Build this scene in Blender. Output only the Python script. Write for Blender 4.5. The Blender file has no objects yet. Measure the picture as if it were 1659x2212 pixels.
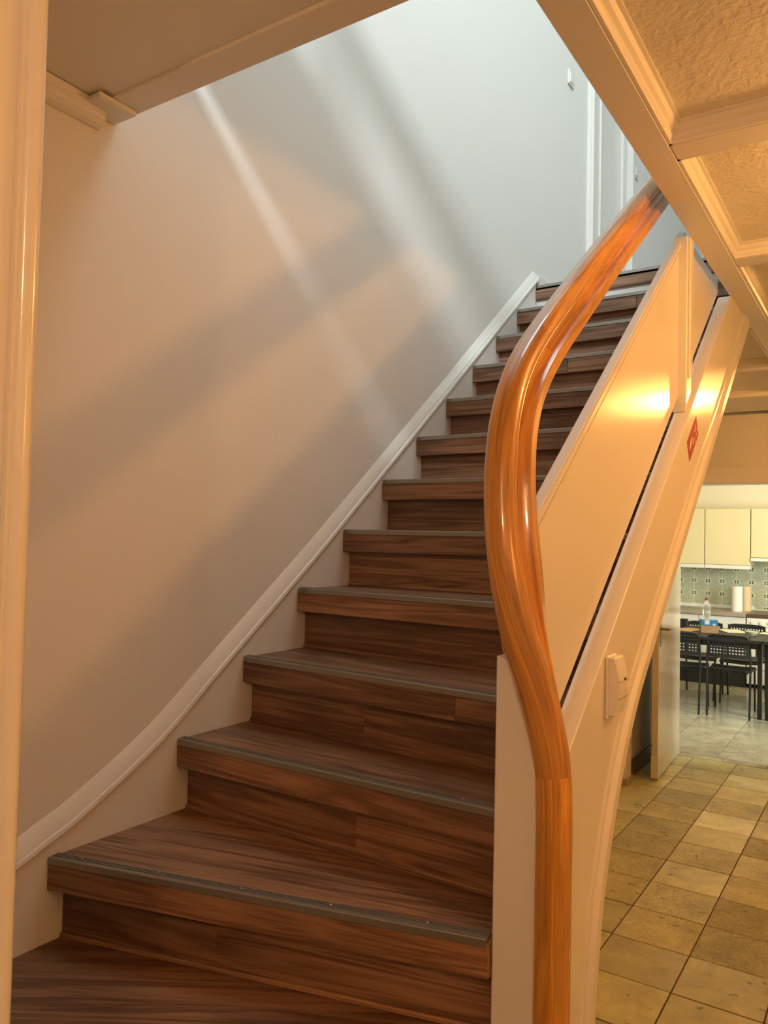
import bpy, bmesh, math, random
from mathutils import Vector, Matrix
random.seed(7)
S = bpy.context.scene
COL = S.collection

# ------------------------------------------------------------------ camera
W, H = 1659, 2212
FPX = 1690.0
YAW, PITCH, ROLL = 0.580, 0.0335, 0.0225
CAM = Vector((1.516, 0.0, 1.598))
def cam_axes():
    f0 = Vector((-math.sin(YAW), math.cos(YAW), 0)); r0 = Vector((math.cos(YAW), math.sin(YAW), 0)); u0 = Vector((0, 0, 1))
    f = f0*math.cos(PITCH) + u0*math.sin(PITCH); u = u0*math.cos(PITCH) - f0*math.sin(PITCH)
    return r0*math.cos(ROLL) + u*math.sin(ROLL), u*math.cos(ROLL) - r0*math.sin(ROLL), f
CR, CU, CF = cam_axes()
cd = bpy.data.cameras.new('camera'); cam = bpy.data.objects.new('camera', cd); COL.objects.link(cam)
cd.sensor_fit = 'HORIZONTAL'; cd.sensor_width = 36.0; cd.lens = FPX/W*36.0
cd.clip_start = 0.02; cd.clip_end = 100
m = Matrix.Identity(4)
for i in range(3):
    m[i][0] = CR[i]; m[i][1] = CU[i]; m[i][2] = -CF[i]; m[i][3] = CAM[i]
cam.matrix_world = m
S.camera = cam

# ------------------------------------------------------------------ world, daylight, exposure
wd = bpy.data.worlds.new('world'); S.world = wd; wd.use_nodes = True
bg = wd.node_tree.nodes['Background']; bg.inputs[0].default_value = (0.62, 0.80, 0.95, 1); bg.inputs[1].default_value = 0.6
S.view_settings.view_transform = 'Standard'; S.view_settings.look = 'None'
S.view_settings.gamma = 1.0; S.view_settings.exposure = 0.0
try: S.view_settings.use_curve_mapping = False
except Exception: pass
def area(name, loc, target, sx, sy, power, col):
    l = bpy.data.lights.new(name, 'AREA'); l.shape = 'RECTANGLE'; l.size = sx; l.size_y = sy; l.energy = power; l.color = col
    o = bpy.data.objects.new(name, l); COL.objects.link(o); o.location = loc
    d = Vector(target) - Vector(loc); o.rotation_euler = d.to_track_quat('-Z', 'Y').to_euler()
    return o
DAY = (0.84, 1.0, 1.0)
# daylight: rooflight over the stairwell, upstairs windows, kitchen window
area('daylight_rooflight', (1.45, 2.6, 6.50), (1.1, 2.6, 0.0), 1.5, 2.0, 58, DAY)
area('daylight_upper_front', (1.60, -1.18, 4.98), (0.1, 1.9, 2.7), 0.40, 0.32, 150, (0.84, 0.96, 1.0))
area('daylight_upper_side', (2.44, 4.9, 4.25), (0.0, 4.4, 3.7), 2.2, 1.3, 13, DAY)
area('daylight_kitchen', (2.42, 7.35, 1.70), (0.0, 9.3, 0.7), 1.2, 1.1, 88, (0.95, 1.0, 0.86))
WARM = (1.0, 0.47, 0.145)

# ------------------------------------------------------------------ helpers
def mesh_obj(name, verts, faces, mat=None, parent=None, smooth=None, bevel=0, loc=None):
    me = bpy.data.meshes.new(name)
    bm = bmesh.new()
    vs = [bm.verts.new(v) for v in verts]
    for f in faces:
        try: bm.faces.new([vs[i] for i in f])
        except ValueError: pass
    bmesh.ops.recalc_face_normals(bm, faces=bm.faces)
    finish(bm, me, bevel, smooth)
    return link(name, me, mat, parent, loc)
def finish(bm, me, bevel=0, smooth=None):
    if bevel:
        es = [e for e in bm.edges if len(e.link_faces) == 2 and e.calc_face_angle(0) > 0.5]
        bmesh.ops.bevel(bm, geom=es, offset=bevel, segments=1 if bevel < 0.004 else 2, affect='EDGES', clamp_overlap=True)
    if smooth:
        for f in bm.faces: f.smooth = True
        for e in bm.edges:
            if len(e.link_faces) == 2 and e.calc_face_angle(0) > smooth: e.smooth = False
    bm.to_mesh(me); bm.free()
def link(name, me, mat=None, parent=None, loc=None):
    o = bpy.data.objects.new(name, me); COL.objects.link(o)
    if mat and not me.materials: me.materials.append(mat)
    if parent: o.parent = parent
    if loc: o.location = loc
    return o
BF = [(0, 3, 2, 1), (4, 5, 6, 7), (0, 1, 5, 4), (1, 2, 6, 5), (2, 3, 7, 6), (3, 0, 4, 7)]
def bverts(x0, x1, y0, y1, z0, z1):
    return [(x0, y0, z0), (x1, y0, z0), (x1, y1, z0), (x0, y1, z0), (x0, y0, z1), (x1, y0, z1), (x1, y1, z1), (x0, y1, z1)]
def box(name, b, mat=None, parent=None, bevel=0):
    return mesh_obj(name, bverts(*b), BF, mat, parent, bevel=bevel)
def boxes(name, bl, mat=None, parent=None, bevel=0):
    v, f = [], []
    for b in bl:
        n = len(v); v += bverts(*b); f += [tuple(i+n for i in q) for q in BF]
    return mesh_obj(name, v, f, mat, parent, bevel=bevel)
def prism(name, poly, axis, a, b, mat=None, parent=None, bevel=0, smooth=None):
    """poly of 2D points extruded along an axis from a to b; axis x: (y,z), y: (x,z), z: (x,y)"""
    def P(p, t): return (t, p[0], p[1]) if axis == 'x' else (p[0], t, p[1]) if axis == 'y' else (p[0], p[1], t)
    n = len(poly)
    v = [P(p, a) for p in poly] + [P(p, b) for p in poly]
    f = [tuple(range(n)), tuple(range(2*n-1, n-1, -1))] + [(i, (i+1) % n, n+(i+1) % n, n+i) for i in range(n)]
    return mesh_obj(name, v, f, mat, parent, bevel=bevel, smooth=smooth)
def loft(name, rings, mat=None, parent=None, smooth=0.6, caps=True, uv=None):
    v = [p for r in rings for p in r]; n = len(rings[0]); f = []
    for k in range(len(rings)-1):
        for i in range(n):
            j = (i+1) % n
            f.append((k*n+i, k*n+j, (k+1)*n+j, (k+1)*n+i))
    if caps: f += [tuple(range(n-1, -1, -1)), tuple(range((len(rings)-1)*n, len(rings)*n))]
    o = mesh_obj(name, v, f, mat, parent, smooth=smooth)
    if uv:
        me = o.data; ul = me.uv_layers.new(name='UVMap')
        for l in me.loops:
            k, i = divmod(l.vertex_index, n); ul.data[l.index].uv = (uv[k], i/n*0.34)
    return o
def tube(name, pts, r, mat=None, parent=None, n=8):
    pts = [Vector(p) for p in pts]; rings = []
    ref = Vector((0.13, 0.21, 0.97))
    for i, p in enumerate(pts):
        t = (pts[min(i+1, len(pts)-1)] - pts[max(i-1, 0)]).normalized()
        a = t.cross(ref)
        if a.length < 1e-3: a = t.cross(Vector((1, 0, 0)))
        a.normalize(); b = t.cross(a)
        rings.append([tuple(p + (a*math.cos(q) + b*math.sin(q))*r) for q in [2*math.pi*k/n for k in range(n)]])
    return loft(name, rings, mat, parent)
def lathe(name, prof, c, mat=None, parent=None, n=20, smooth=0.7):
    rings = [[(c[0]+r*math.cos(2*math.pi*k/n), c[1]+r*math.sin(2*math.pi*k/n), c[2]+z) for k in range(n)] for r, z in prof]
    return loft(name, rings, mat, parent, smooth)
def tag(o, label, cat, group=None):
    o['label'] = label; o['category'] = cat
    if group: o['group'] = group
    return o
def thing(name, label, cat, loc=(0, 0, 0), group=None):
    o = bpy.data.objects.new(name, None); COL.objects.link(o); o.location = loc; o.empty_display_size = 0.1
    return tag(o, label, cat, group)
def struct(o): o['kind'] = 'structure'; return o
def adopt(o, parent):
    """parent keeping world placement (parent is a translated empty)"""
    o.parent = parent; o.location = Vector(o.location) - parent.location; return o
def ray(x, y): return CR*((x-829.5)/FPX) - CU*((y-1106)/FPX) + CF
def onz(x, y, z): d = ray(x, y); return CAM + d*((z-CAM.z)/d.z)

# ------------------------------------------------------------------ materials
def newmat(name):
    mt = bpy.data.materials.new(name); mt.use_nodes = True
    nt = mt.node_tree; return mt, nt, nt.nodes['Principled BSDF']
def N(nt, t, **k):
    n = nt.nodes.new(t)
    for a, b in k.items(): setattr(n, a, b)
    return n
def L(nt, a, b): nt.links.new(a, b)
def setin(b, **k):
    for a, v in k.items(): b.inputs[a.replace('_', ' ')].default_value = v
def ramp(nt, stops):
    r = N(nt, 'ShaderNodeValToRGB'); e = r.color_ramp.elements
    while len(e) < len(stops): e.new(0.5)
    for i, (p, c) in enumerate(stops): e[i].position = p; e[i].color = (*c, 1)
    return r
def coords(nt, rnd=0.0, kind='Object'):
    tc = N(nt, 'ShaderNodeTexCoord'); out = tc.outputs[kind]
    if rnd:
        oi = N(nt, 'ShaderNodeObjectInfo'); ad = N(nt, 'ShaderNodeVectorMath', operation='MULTIPLY_ADD')
        cv = N(nt, 'ShaderNodeCombineXYZ')
        for i in range(3): L(nt, oi.outputs['Random'], cv.inputs[i])
        L(nt, cv.outputs[0], ad.inputs[0]); ad.inputs[1].default_value = (rnd, rnd*1.7, rnd*0.6); L(nt, out, ad.inputs[2]); out = ad.outputs[0]
    return out
def plain(name, col, rough=0.5, metal=0.0, coat=0.0, bump=0.0, bscale=200, var=0.0):
    mt, nt, b = newmat(name)
    setin(b, Base_Color=(*col, 1), Roughness=rough, Metallic=metal, Coat_Weight=coat)
    if coat: setin(b, Coat_Roughness=0.08)
    c = coords(nt)
    no = N(nt, 'ShaderNodeTexNoise'); no.inputs['Scale'].default_value = bscale; no.inputs['Detail'].default_value = 4; L(nt, c, no.inputs['Vector'])
    if var:
        n2 = N(nt, 'ShaderNodeTexNoise'); n2.inputs['Scale'].default_value = 3.0; n2.inputs['Detail'].default_value = 3; L(nt, c, n2.inputs['Vector'])
        r = ramp(nt, [(0.3, [q*(1-var) for q in col]), (0.7, [min(1, q*(1+var)) for q in col])]); L(nt, n2.outputs[0], r.inputs[0]); L(nt, r.outputs[0], b.inputs['Base Color'])
    if bump:
        bp = N(nt, 'ShaderNodeBump'); bp.inputs['Strength'].default_value = bump; bp.inputs['Distance'].default_value = 0.01
        L(nt, no.outputs[0], bp.inputs['Height']); L(nt, bp.outputs[0], b.inputs['Normal'])
    return mt
def emit(name, col, strength):
    mt, nt, b = newmat(name); setin(b, Base_Color=(*col, 1), Emission_Color=(*col, 1), Emission_Strength=strength); return mt
def wood(name, stops, scale=(1.2, 14, 14), rough=0.45, coat=0.0, rnd=30.0, uvk='Object', bump=0.12, tone=0.0, patch=None):
    mt, nt, b = newmat(name)
    c = coords(nt, rnd, uvk)
    mp = N(nt, 'ShaderNodeMapping'); mp.inputs['Scale'].default_value = scale; L(nt, c, mp.inputs[0])
    n1 = N(nt, 'ShaderNodeTexNoise'); n1.inputs['Scale'].default_value = 1.0; n1.inputs['Detail'].default_value = 3; n1.inputs['Distortion'].default_value = 0.6; L(nt, mp.outputs[0], n1.inputs['Vector'])
    ms = N(nt, 'ShaderNodeMath', operation='MULTIPLY'); ms.inputs[1].default_value = 9.0; L(nt, n1.outputs[0], ms.inputs[0])
    fr = N(nt, 'ShaderNodeMath', operation='PINGPONG'); fr.inputs[1].default_value = 1.0; L(nt, ms.outputs[0], fr.inputs[0])
    mp2 = N(nt, 'ShaderNodeMapping'); mp2.inputs['Scale'].default_value = (scale[0]*4, scale[1]*9, scale[2]*9); L(nt, c, mp2.inputs[0])
    n2 = N(nt, 'ShaderNodeTexNoise'); n2.inputs['Scale'].default_value = 1.0; n2.inputs['Detail'].default_value = 5; L(nt, mp2.outputs[0], n2.inputs['Vector'])
    mx = N(nt, 'ShaderNodeMath', operation='MULTIPLY_ADD'); mx.inputs[1].default_value = 0.42; L(nt, fr.outputs[0], mx.inputs[0])
    m3 = N(nt, 'ShaderNodeMath', operation='MULTIPLY'); m3.inputs[1].default_value = 0.58; L(nt, n2.outputs[0], m3.inputs[0]); L(nt, m3.outputs[0], mx.inputs[2])
    r = ramp(nt, stops); L(nt, mx.outputs[0], r.inputs[0]); colout = r.outputs[0]
    # broad streaky patches along the grain
    n3 = N(nt, 'ShaderNodeTexNoise'); n3.inputs['Scale'].default_value = 1.0; n3.inputs['Detail'].default_value = 2
    mp3 = N(nt, 'ShaderNodeMapping'); mp3.inputs['Scale'].default_value = (scale[0]*1.6, scale[1]*0.35, scale[2]*0.35); L(nt, c, mp3.inputs[0]); L(nt, mp3.outputs[0], n3.inputs['Vector'])
    hs = N(nt, 'ShaderNodeHueSaturation'); L(nt, colout, hs.inputs['Color'])
    rr = N(nt, 'ShaderNodeMapRange'); rr.inputs[1].default_value = 0.3; rr.inputs[2].default_value = 0.7; rr.inputs[3].default_value = 0.72; rr.inputs[4].default_value = 1.3
    L(nt, n3.outputs[0], rr.inputs[0]); v = rr.outputs[0]
    if tone:
        oi = N(nt, 'ShaderNodeObjectInfo'); r2 = N(nt, 'ShaderNodeMapRange'); r2.inputs[3].default_value = 1-tone; r2.inputs[4].default_value = 1+tone
        L(nt, oi.outputs['Random'], r2.inputs[0]); mm = N(nt, 'ShaderNodeMath', operation='MULTIPLY'); L(nt, v, mm.inputs[0]); L(nt, r2.outputs[0], mm.inputs[1]); v = mm.outputs[0]
    L(nt, v, hs.inputs['Value'])
    L(nt, hs.outputs[0], b.inputs['Base Color'])
    setin(b, Roughness=rough, Coat_Weight=coat)
    if coat: setin(b, Coat_Roughness=0.1)
    bp = N(nt, 'ShaderNodeBump'); bp.inputs['Strength'].default_value = bump; bp.inputs['Distance'].default_value = 0.003
    L(nt, mx.outputs[0], bp.inputs['Height']); L(nt, bp.outputs[0], b.inputs['Normal'])
    return mt
def wallpaint(name, col, rough, strength, scale, dist):
    mt, nt, b = newmat(name); setin(b, Base_Color=(*col, 1), Roughness=rough)
    c = coords(nt)
    n1 = N(nt, 'ShaderNodeTexNoise'); n1.inputs['Scale'].default_value = scale; n1.inputs['Detail'].default_value = 6; n1.inputs['Distortion'].default_value = 0.4; L(nt, c, n1.inputs['Vector'])
    n2 = N(nt, 'ShaderNodeTexNoise'); n2.inputs['Scale'].default_value = scale*0.12; n2.inputs['Detail'].default_value = 2; L(nt, c, n2.inputs['Vector'])
    ad = N(nt, 'ShaderNodeMath', operation='MULTIPLY_ADD'); ad.inputs[1].default_value = 1.6; L(nt, n2.outputs[0], ad.inputs[0]); L(nt, n1.outputs[0], ad.inputs[2])
    bp = N(nt, 'ShaderNodeBump'); bp.inputs['Strength'].default_value = strength; bp.inputs['Distance'].default_value = dist
    L(nt, ad.outputs[0], bp.inputs['Height']); L(nt, bp.outputs[0], b.inputs['Normal'])
    return mt
def stone(name, stops, rough=0.38, bump=0.3):
    mt, nt, b = newmat(name)
    c = coords(nt, 40.0)
    oi = N(nt, 'ShaderNodeObjectInfo')
    base = ramp(nt, stops); L(nt, oi.outputs['Random'], base.inputs[0])
    n1 = N(nt, 'ShaderNodeTexNoise'); n1.inputs['Scale'].default_value = 5; n1.inputs['Detail'].default_value = 8; n1.inputs['Roughness'].default_value = 0.65; n1.inputs['Distortion'].default_value = 0.5; L(nt, c, n1.inputs['Vector'])
    hs = N(nt, 'ShaderNodeHueSaturation'); L(nt, base.outputs[0], hs.inputs['Color'])
    mr = N(nt, 'ShaderNodeMapRange'); mr.inputs[1].default_value = 0.25; mr.inputs[2].default_value = 0.75; mr.inputs[3].default_value = 0.62; mr.inputs[4].default_value = 1.32; L(nt, n1.outputs[0], mr.inputs[0])
    # sparse dark specks and veins
    vo = N(nt, 'ShaderNodeTexNoise'); vo.inputs['Scale'].default_value = 22; vo.inputs['Detail'].default_value = 2; L(nt, c, vo.inputs['Vector'])
    sp = N(nt, 'ShaderNodeMapRange'); sp.inputs[1].default_value = 0.27; sp.inputs[2].default_value = 0.33; sp.inputs[3].default_value = 0.45; sp.inputs[4].default_value = 1.0; L(nt, vo.outputs[0], sp.inputs[0])
    mu = N(nt, 'ShaderNodeMath', operation='MULTIPLY'); L(nt, mr.outputs[0], mu.inputs[0]); L(nt, sp.outputs[0], mu.inputs[1]); L(nt, mu.outputs[0], hs.inputs['Value'])
    spk = N(nt, 'ShaderNodeHueSaturation'); L(nt, hs.outputs[0], spk.inputs['Color']); L(nt, spk.outputs[0], b.inputs['Base Color'])
    # some slabs are rough cleft, some honed
    n2 = N(nt, 'ShaderNodeTexNoise'); n2.inputs['Scale'].default_value = 95; n2.inputs['Detail'].default_value = 3; n2.inputs['Distortion'].default_value = 1.6; L(nt, c, n2.inputs['Vector'])
    g = N(nt, 'ShaderNodeMath', operation='MULTIPLY'); g.inputs[1].default_value = 7.31; L(nt, oi.outputs['Random'], g.inputs[0])
    fr = N(nt, 'ShaderNodeMath', operation='FRACT'); L(nt, g.outputs[0], fr.inputs[0])
    rg = N(nt, 'ShaderNodeMapRange'); rg.inputs[1].default_value = 0.55; rg.inputs[2].default_value = 0.8; rg.inputs[3].default_value = 0.05; rg.inputs[4].default_value = 1.0; L(nt, fr.outputs[0], rg.inputs[0])
    dv_ = N(nt, 'ShaderNodeMath', operation='SUBTRACT'); L(nt, n2.outputs[0], dv_.inputs[0]); dv_.inputs[1].default_value = 0.5
    dm = N(nt, 'ShaderNodeMath', operation='MULTIPLY'); L(nt, dv_.outputs[0], dm.inputs[0]); L(nt, rg.outputs[0], dm.inputs[1])
    da = N(nt, 'ShaderNodeMath', operation='MULTIPLY_ADD'); L(nt, dm.outputs[0], da.inputs[0]); da.inputs[1].default_value = 1.7; da.inputs[2].default_value = 0.95; L(nt, da.outputs[0], spk.inputs['Value'])
    bs = N(nt, 'ShaderNodeMath', operation='MULTIPLY'); bs.inputs[1].default_value = bump; L(nt, rg.outputs[0], bs.inputs[0])
    bp = N(nt, 'ShaderNodeBump'); bp.inputs['Distance'].default_value = 0.03; L(nt, bs.outputs[0], bp.inputs['Strength']); L(nt, n2.outputs[0], bp.inputs['Height']); L(nt, bp.outputs[0], b.inputs['Normal'])
    setin(b, Roughness=rough)
    return mt
def splash_tile(name, half):
    mt, nt, b = newmat(name)
    tc = N(nt, 'ShaderNodeTexCoord'); sx = N(nt, 'ShaderNodeSeparateXYZ'); L(nt, tc.outputs['Object'], sx.inputs[0])
    def M(op, a, c=None):
        n = N(nt, 'ShaderNodeMath', operation=op)
        for i, q in enumerate((a, c)):
            if q is None: continue
            if isinstance(q, (int, float)): n.inputs[i].default_value = q
            else: L(nt, q, n.inputs[i])
        return n.outputs[0]
    ax = M('SUBTRACT', half, M('ABSOLUTE', sx.outputs[0])); az = M('SUBTRACT', half, M('ABSOLUTE', sx.outputs[2]))
    def dist(cx, cz): return M('SQRT', M('ADD', M('POWER', M('SUBTRACT', ax, cx), 2), M('POWER', M('SUBTRACT', az, cz), 2)))
    edge = M('LESS_THAN', M('MINIMUM', ax, az), 0.005)
    d = dist(0, 0); ring = M('LESS_THAN', M('ABSOLUTE', M('SUBTRACT', d, 0.036)), 0.005)
    cream = M('MAXIMUM', edge, ring); dot = M('LESS_THAN', dist(0.014, 0.014), 0.008)
    no = N(nt, 'ShaderNodeTexNoise'); no.inputs['Scale'].default_value = 55; no.inputs['Distortion'].default_value = 1.5; L(nt, coords(nt, 9.0), no.inputs['Vector'])
    r = ramp(nt, [(0.35, (0.36, 0.39, 0.27)), (0.65, (0.55, 0.56, 0.42))]); L(nt, no.outputs[0], r.inputs[0])
    m1 = N(nt, 'ShaderNodeMix', data_type='RGBA'); L(nt, cream, m1.inputs[0]); L(nt, r.outputs[0], m1.inputs[6]); m1.inputs[7].default_value = (0.72, 0.70, 0.52, 1)
    m2 = N(nt, 'ShaderNodeMix', data_type='RGBA'); L(nt, dot, m2.inputs[0]); L(nt, m1.outputs[2], m2.inputs[6]); m2.inputs[7].default_value = (0.06, 0.06, 0.04, 1)
    L(nt, m2.outputs[2], b.inputs['Base Color']); setin(b, Roughness=0.25)
    return mt

PAINT = plain('gloss_white_paint', (0.80, 0.775, 0.735), 0.20, coat=0.25, bump=0.035, bscale=90)
PAINT_MATT = plain('satin_white_paint', (0.80, 0.78, 0.745), 0.42, bump=0.03, bscale=60)
WALL = wallpaint('white_wall_plaster', (0.79, 0.775, 0.745), 0.75, 0.10, 55, 0.006)
WALL_CREAM = wallpaint('cream_wall_paint', (0.80, 0.73, 0.55), 0.7, 0.06, 60, 0.005)
PLASTER = wallpaint('rough_ceiling_plaster', (0.80, 0.77, 0.70), 0.8, 0.45, 62, 0.012)
STEP = wood('dark_laminate_boards', [(0.1, (0.075, 0.034, 0.017)), (0.4, (0.167, 0.083, 0.044)), (0.62, (0.255, 0.136, 0.075)), (0.9, (0.347, 0.195, 0.114))], (1.3, 26, 26), 0.42, rnd=30, tone=0.20, bump=0.10)
RAIL = wood('varnished_pine', [(0.1, (0.293, 0.114, 0.017)), (0.4, (0.550, 0.235, 0.035)), (0.7, (0.709, 0.336, 0.055)), (0.95, (0.743, 0.430, 0.087))], (2.0, 26, 1), 0.30, coat=0.75, rnd=13, uvk='UV', bump=0.05, tone=0.10)
ALU = plain('brushed_aluminium', (0.30, 0.28, 0.245), 0.42, metal=0.8, bump=0.05, bscale=150)
GROUT = plain('dark_floor_joint', (0.075, 0.048, 0.025), 0.85, bump=0.2)
TILE = stone('sandstone_slab', [(0.0, (0.430, 0.408, 0.214)), (0.25, (0.612, 0.580, 0.295)), (0.5, (0.743, 0.723, 0.385)), (0.75, (0.482, 0.472, 0.270)), (1.0, (0.834, 0.850, 0.574))], 0.34, 0.55)
TILE_K = stone('pale_stone_slab', [(0.0, (0.400, 0.369, 0.260)), (0.5, (0.500, 0.456, 0.328)), (1.0, (0.440, 0.407, 0.294))], 0.22, 0.10)
BLACK = plain('black_lacquered_steel', (0.012, 0.012, 0.012), 0.38)
BLACK_PL = plain('black_plastic', (0.018, 0.018, 0.017), 0.45)
WHITE_K = plain('white_cabinet_front', (0.80, 0.79, 0.74), 0.35)
CREAM = plain('cream_cabinet_front', (0.77, 0.665, 0.40), 0.45)
DARK = plain('dark_void', (0.02, 0.018, 0.016), 0.7)
BROWN_TOP = plain('dark_brown_enamel', (0.12, 0.07, 0.05), 0.3)
WORKTOP = plain('grey_brown_worktop', (0.36, 0.30, 0.24), 0.4, var=0.2)
RED = plain('red_sticker', (0.36, 0.022, 0.02), 0.6)
WHITEPRINT = plain('white_print', (0.80, 0.62, 0.52), 0.5)
PLASTIC_W = plain('white_plastic', (0.80, 0.78, 0.72), 0.4, bump=0.05, bscale=240)
BULB1 = emit('lit_bulb_stair', (1.0, 0.46, 0.125), 375); BULB2 = emit('lit_bulb_far', (1.0, 0.44, 0.11), 430); BULB3 = emit('lit_bulb_entrance', (1.0, 0.53, 0.25), 560)
FILL_GLOBE = emit('fill_globe_glow', (1.0, 0.42, 0.11), 15.0)  # glow of the added fill globe
BULB_K = emit('lit_kitchen_bulb', (1.0, 0.74, 0.40), 420)

# ------------------------------------------------------------------ stair geometry data
RISE = 0.18
NOSE = {}
for n in range(8): NOSE[n] = ((0.0, 3.66-0.227*n), (0.937, 3.66-0.227*n))
NOSE[8] = ((0.0, 1.845), (0.937, 1.795))
NOSE[9] = ((0.0, 1.617), (0.937, 1.552))
NOSE[10] = ((0.0, 1.386), (0.937, 1.392))
NOSE[11] = ((0.0, 1.033), (0.9205, 1.2715))
NOSE[12] = ((0.0, 0.60), (0.9205, 1.18))
NOSE[13] = ((0.33, 0.52), (0.955, 1.19))
NOSE[14] = ((0.70, 0.52), (0.985, 1.24))
NOSE[15] = ((1.03, 0.52), (1.03, 1.27))
ZN = {n: 2.88-RISE*n for n in range(17)}
def nose(y): return 2.88-(3.66-y)*0.793
WX = -0.016          # plaster face of the stair wall; the wall string's face is x = 0

# ------------------------------------------------------------------ the setting: shell
CEIL, BEAMZ, UP = 2.603, 2.56, 2.88
TX0, TX1 = 0.978, 1.057          # beam along the stair opening
HY = 1.16                        # beam across the near end of the opening
wl = struct(boxes('wall_left', [
    (-0.25, WX, 0.40, 4.64, 0, 6.60), (-0.25, WX, 5.28, 6.33, 0, 6.60), (-0.25, WX, 4.64, 5.28, 0, UP-0.3), (-0.25, WX, 4.64, 5.28, 4.92, 6.60),
    (-0.25, WX, 6.33, 7.7, UP-0.3, 6.60)], WALL))
struct(box('wall_near', (-0.25, 0.682, 0.36, 0.520, 0, BEAMZ), PAINT_MATT))
struct(box('wall_right', (2.5, 2.65, -2.6, 6.33, 0, 6.60), WALL))
struct(box('wall_back', (-0.25, 2.65, -2.75, -2.6, 0, 6.60), WALL))
struct(boxes('wall_upper_far', [(-0.25, 2.65, 7.7, 7.85, UP-0.3, 6.60), (2.5, 2.65, 6.33, 7.7, UP-0.3, 6.60), (-0.25, -0.1, -2.6, 0.40, 0, 6.60)], WALL))
struct(box('ceiling_upper', (-0.25, 2.65, -2.75, 7.85, 6.60, 6.70), WALL))
wk = struct(boxes('wall_kitchen', [(-0.25, 0.05, 6.33, 6.46, 0, UP-0.3), (0.90, 2.65, 6.33, 6.46, 0, UP-0.3), (0.05, 0.90, 6.33, 6.46, 2.062, UP-0.3)], WALL))
trim_k = struct(boxes('trim_1', [(0.02, 1.0, 6.30, 6.33, 2.062, 2.19), (0.90, 1.0, 6.30, 6.33, 0, 2.062)], PAINT_MATT, bevel=0.006))

# upper floor = lower ceiling: rough plaster coffers between painted beams
ce = struct(boxes('ceiling', [(TX0+0.02, 2.5, -2.6, 6.33, CEIL, UP-0.02), (WX, TX0+0.02, 3.72, 6.33, CEIL, UP-0.02), (-0.1, TX0+0.02, -2.6, 0.40, CEIL, UP-0.02)], PLASTER))
box('smooth_soffit', (WX, TX0, 0.40, 1.085, BEAMZ+0.006, UP-0.02), PAINT_MATT, ce)
box('beam', (WX, TX0, 1.085, HY, BEAMZ, UP-0.02), PAINT_MATT, ce, bevel=0.003)
box('beam', (TX0, TX1, -2.6, 6.33, BEAMZ, UP-0.02), PAINT_MATT, ce, bevel=0.003)
box('beam', (WX, TX0, 3.66+0.02, 3.75, BEAMZ, UP-0.03), PAINT_MATT, ce, bevel=0.003)
box('beam', (2.22, 2.30, -2.6, 6.33, BEAMZ, CEIL+0.01), PAINT_MATT, ce, bevel=0.003)
BY = [1.038+0.885*k for k in range(-3, 6)]
cove = [(0, BEAMZ+0.001), (0.0, CEIL+0.004), (0.034, CEIL+0.004), (0.034, CEIL-0.004), (0.026, CEIL-0.006), (0.020, CEIL-0.016), (0.012, CEIL-0.022), (0.012, BEAMZ+0.012), (0.007, BEAMZ+0.006), (0.007, BEAMZ+0.001)]
def cove_y(x, s, y0, y1): prism('cove_moulding', [(x+s*a, b) for a, b in cove], 'y', y0, y1, PAINT_MATT, ce)
def cove_x(y, s, x0, x1): prism('cove_moulding', [(y+s*a, b) for a, b in cove], 'x', x0, x1, PAINT_MATT, ce)
for y in BY:
    box('beam', (TX1, 2.22, y, y+0.082, BEAMZ, CEIL+0.01), PAINT_MATT, ce, bevel=0.003)
    cove_x(y, -1, TX1, 2.22); cove_x(y+0.082, 1, TX1, 2.22)
    if y > 3.8:
        box('beam', (WX, TX0, y, y+0.082, BEAMZ, CEIL+0.01), PAINT_MATT, ce, bevel=0.003)
        cove_x(y, -1, WX, TX0); cove_x(y+0.082, 1, WX, TX0)
ends = BY + [6.33]
for a, b in zip(ends[:-1], ends[1:]):
    cove_y(TX1, 1, a+0.082, b); cove_y(2.22, -1, a+0.082, b)
    if a > 3.0 and b > 4.0: cove_y(TX0, -1, max(a+0.082, 3.75), b)
struct(boxes('floor_landing', [(WX, 2.5, 3.66, 7.7, UP-0.02, UP-0.002), (TX0, 2.5, -2.6, 3.66, UP-0.02, UP-0.002), (-0.1, TX0, -2.6, HY, UP-0.02, UP-0.002)], STEP))

# small cornice strip and block where the ceiling meets the stair wall
struct(prism('trim_2', [(WX, 2.516), (WX, BEAMZ+0.004), (0.020, BEAMZ+0.004), (0.020, 2.550), (0.012, 2.541), (0.012, 2.532), (0.004, 2.522), (-0.008, 2.516)], 'y', 0.52, 1.105, PAINT_MATT))
struct(box('trim_3', (WX, 0.064, 1.050, 1.150, BEAMZ-0.012, BEAMZ+0.001), PAINT, bevel=0.003))
# rounded bead on the wall corner beside the foot of the stair
bx, by = 0.684, 0.512
bead = [(bx+0.0135*math.cos(a), by+0.0135*math.sin(a)) for a in [2*math.pi*k/20 for k in range(20)]]
tr = struct(prism('trim_4', bead, 'z', 0, BEAMZ, PAINT, smooth=0.6))
prism('corner_strip', [(bx-0.003, by-0.017), (bx+0.006, by-0.017), (bx+0.006, by-0.010), (bx-0.003, by-0.010)], 'z', 0, BEAMZ, PAINT, tr)

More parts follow.
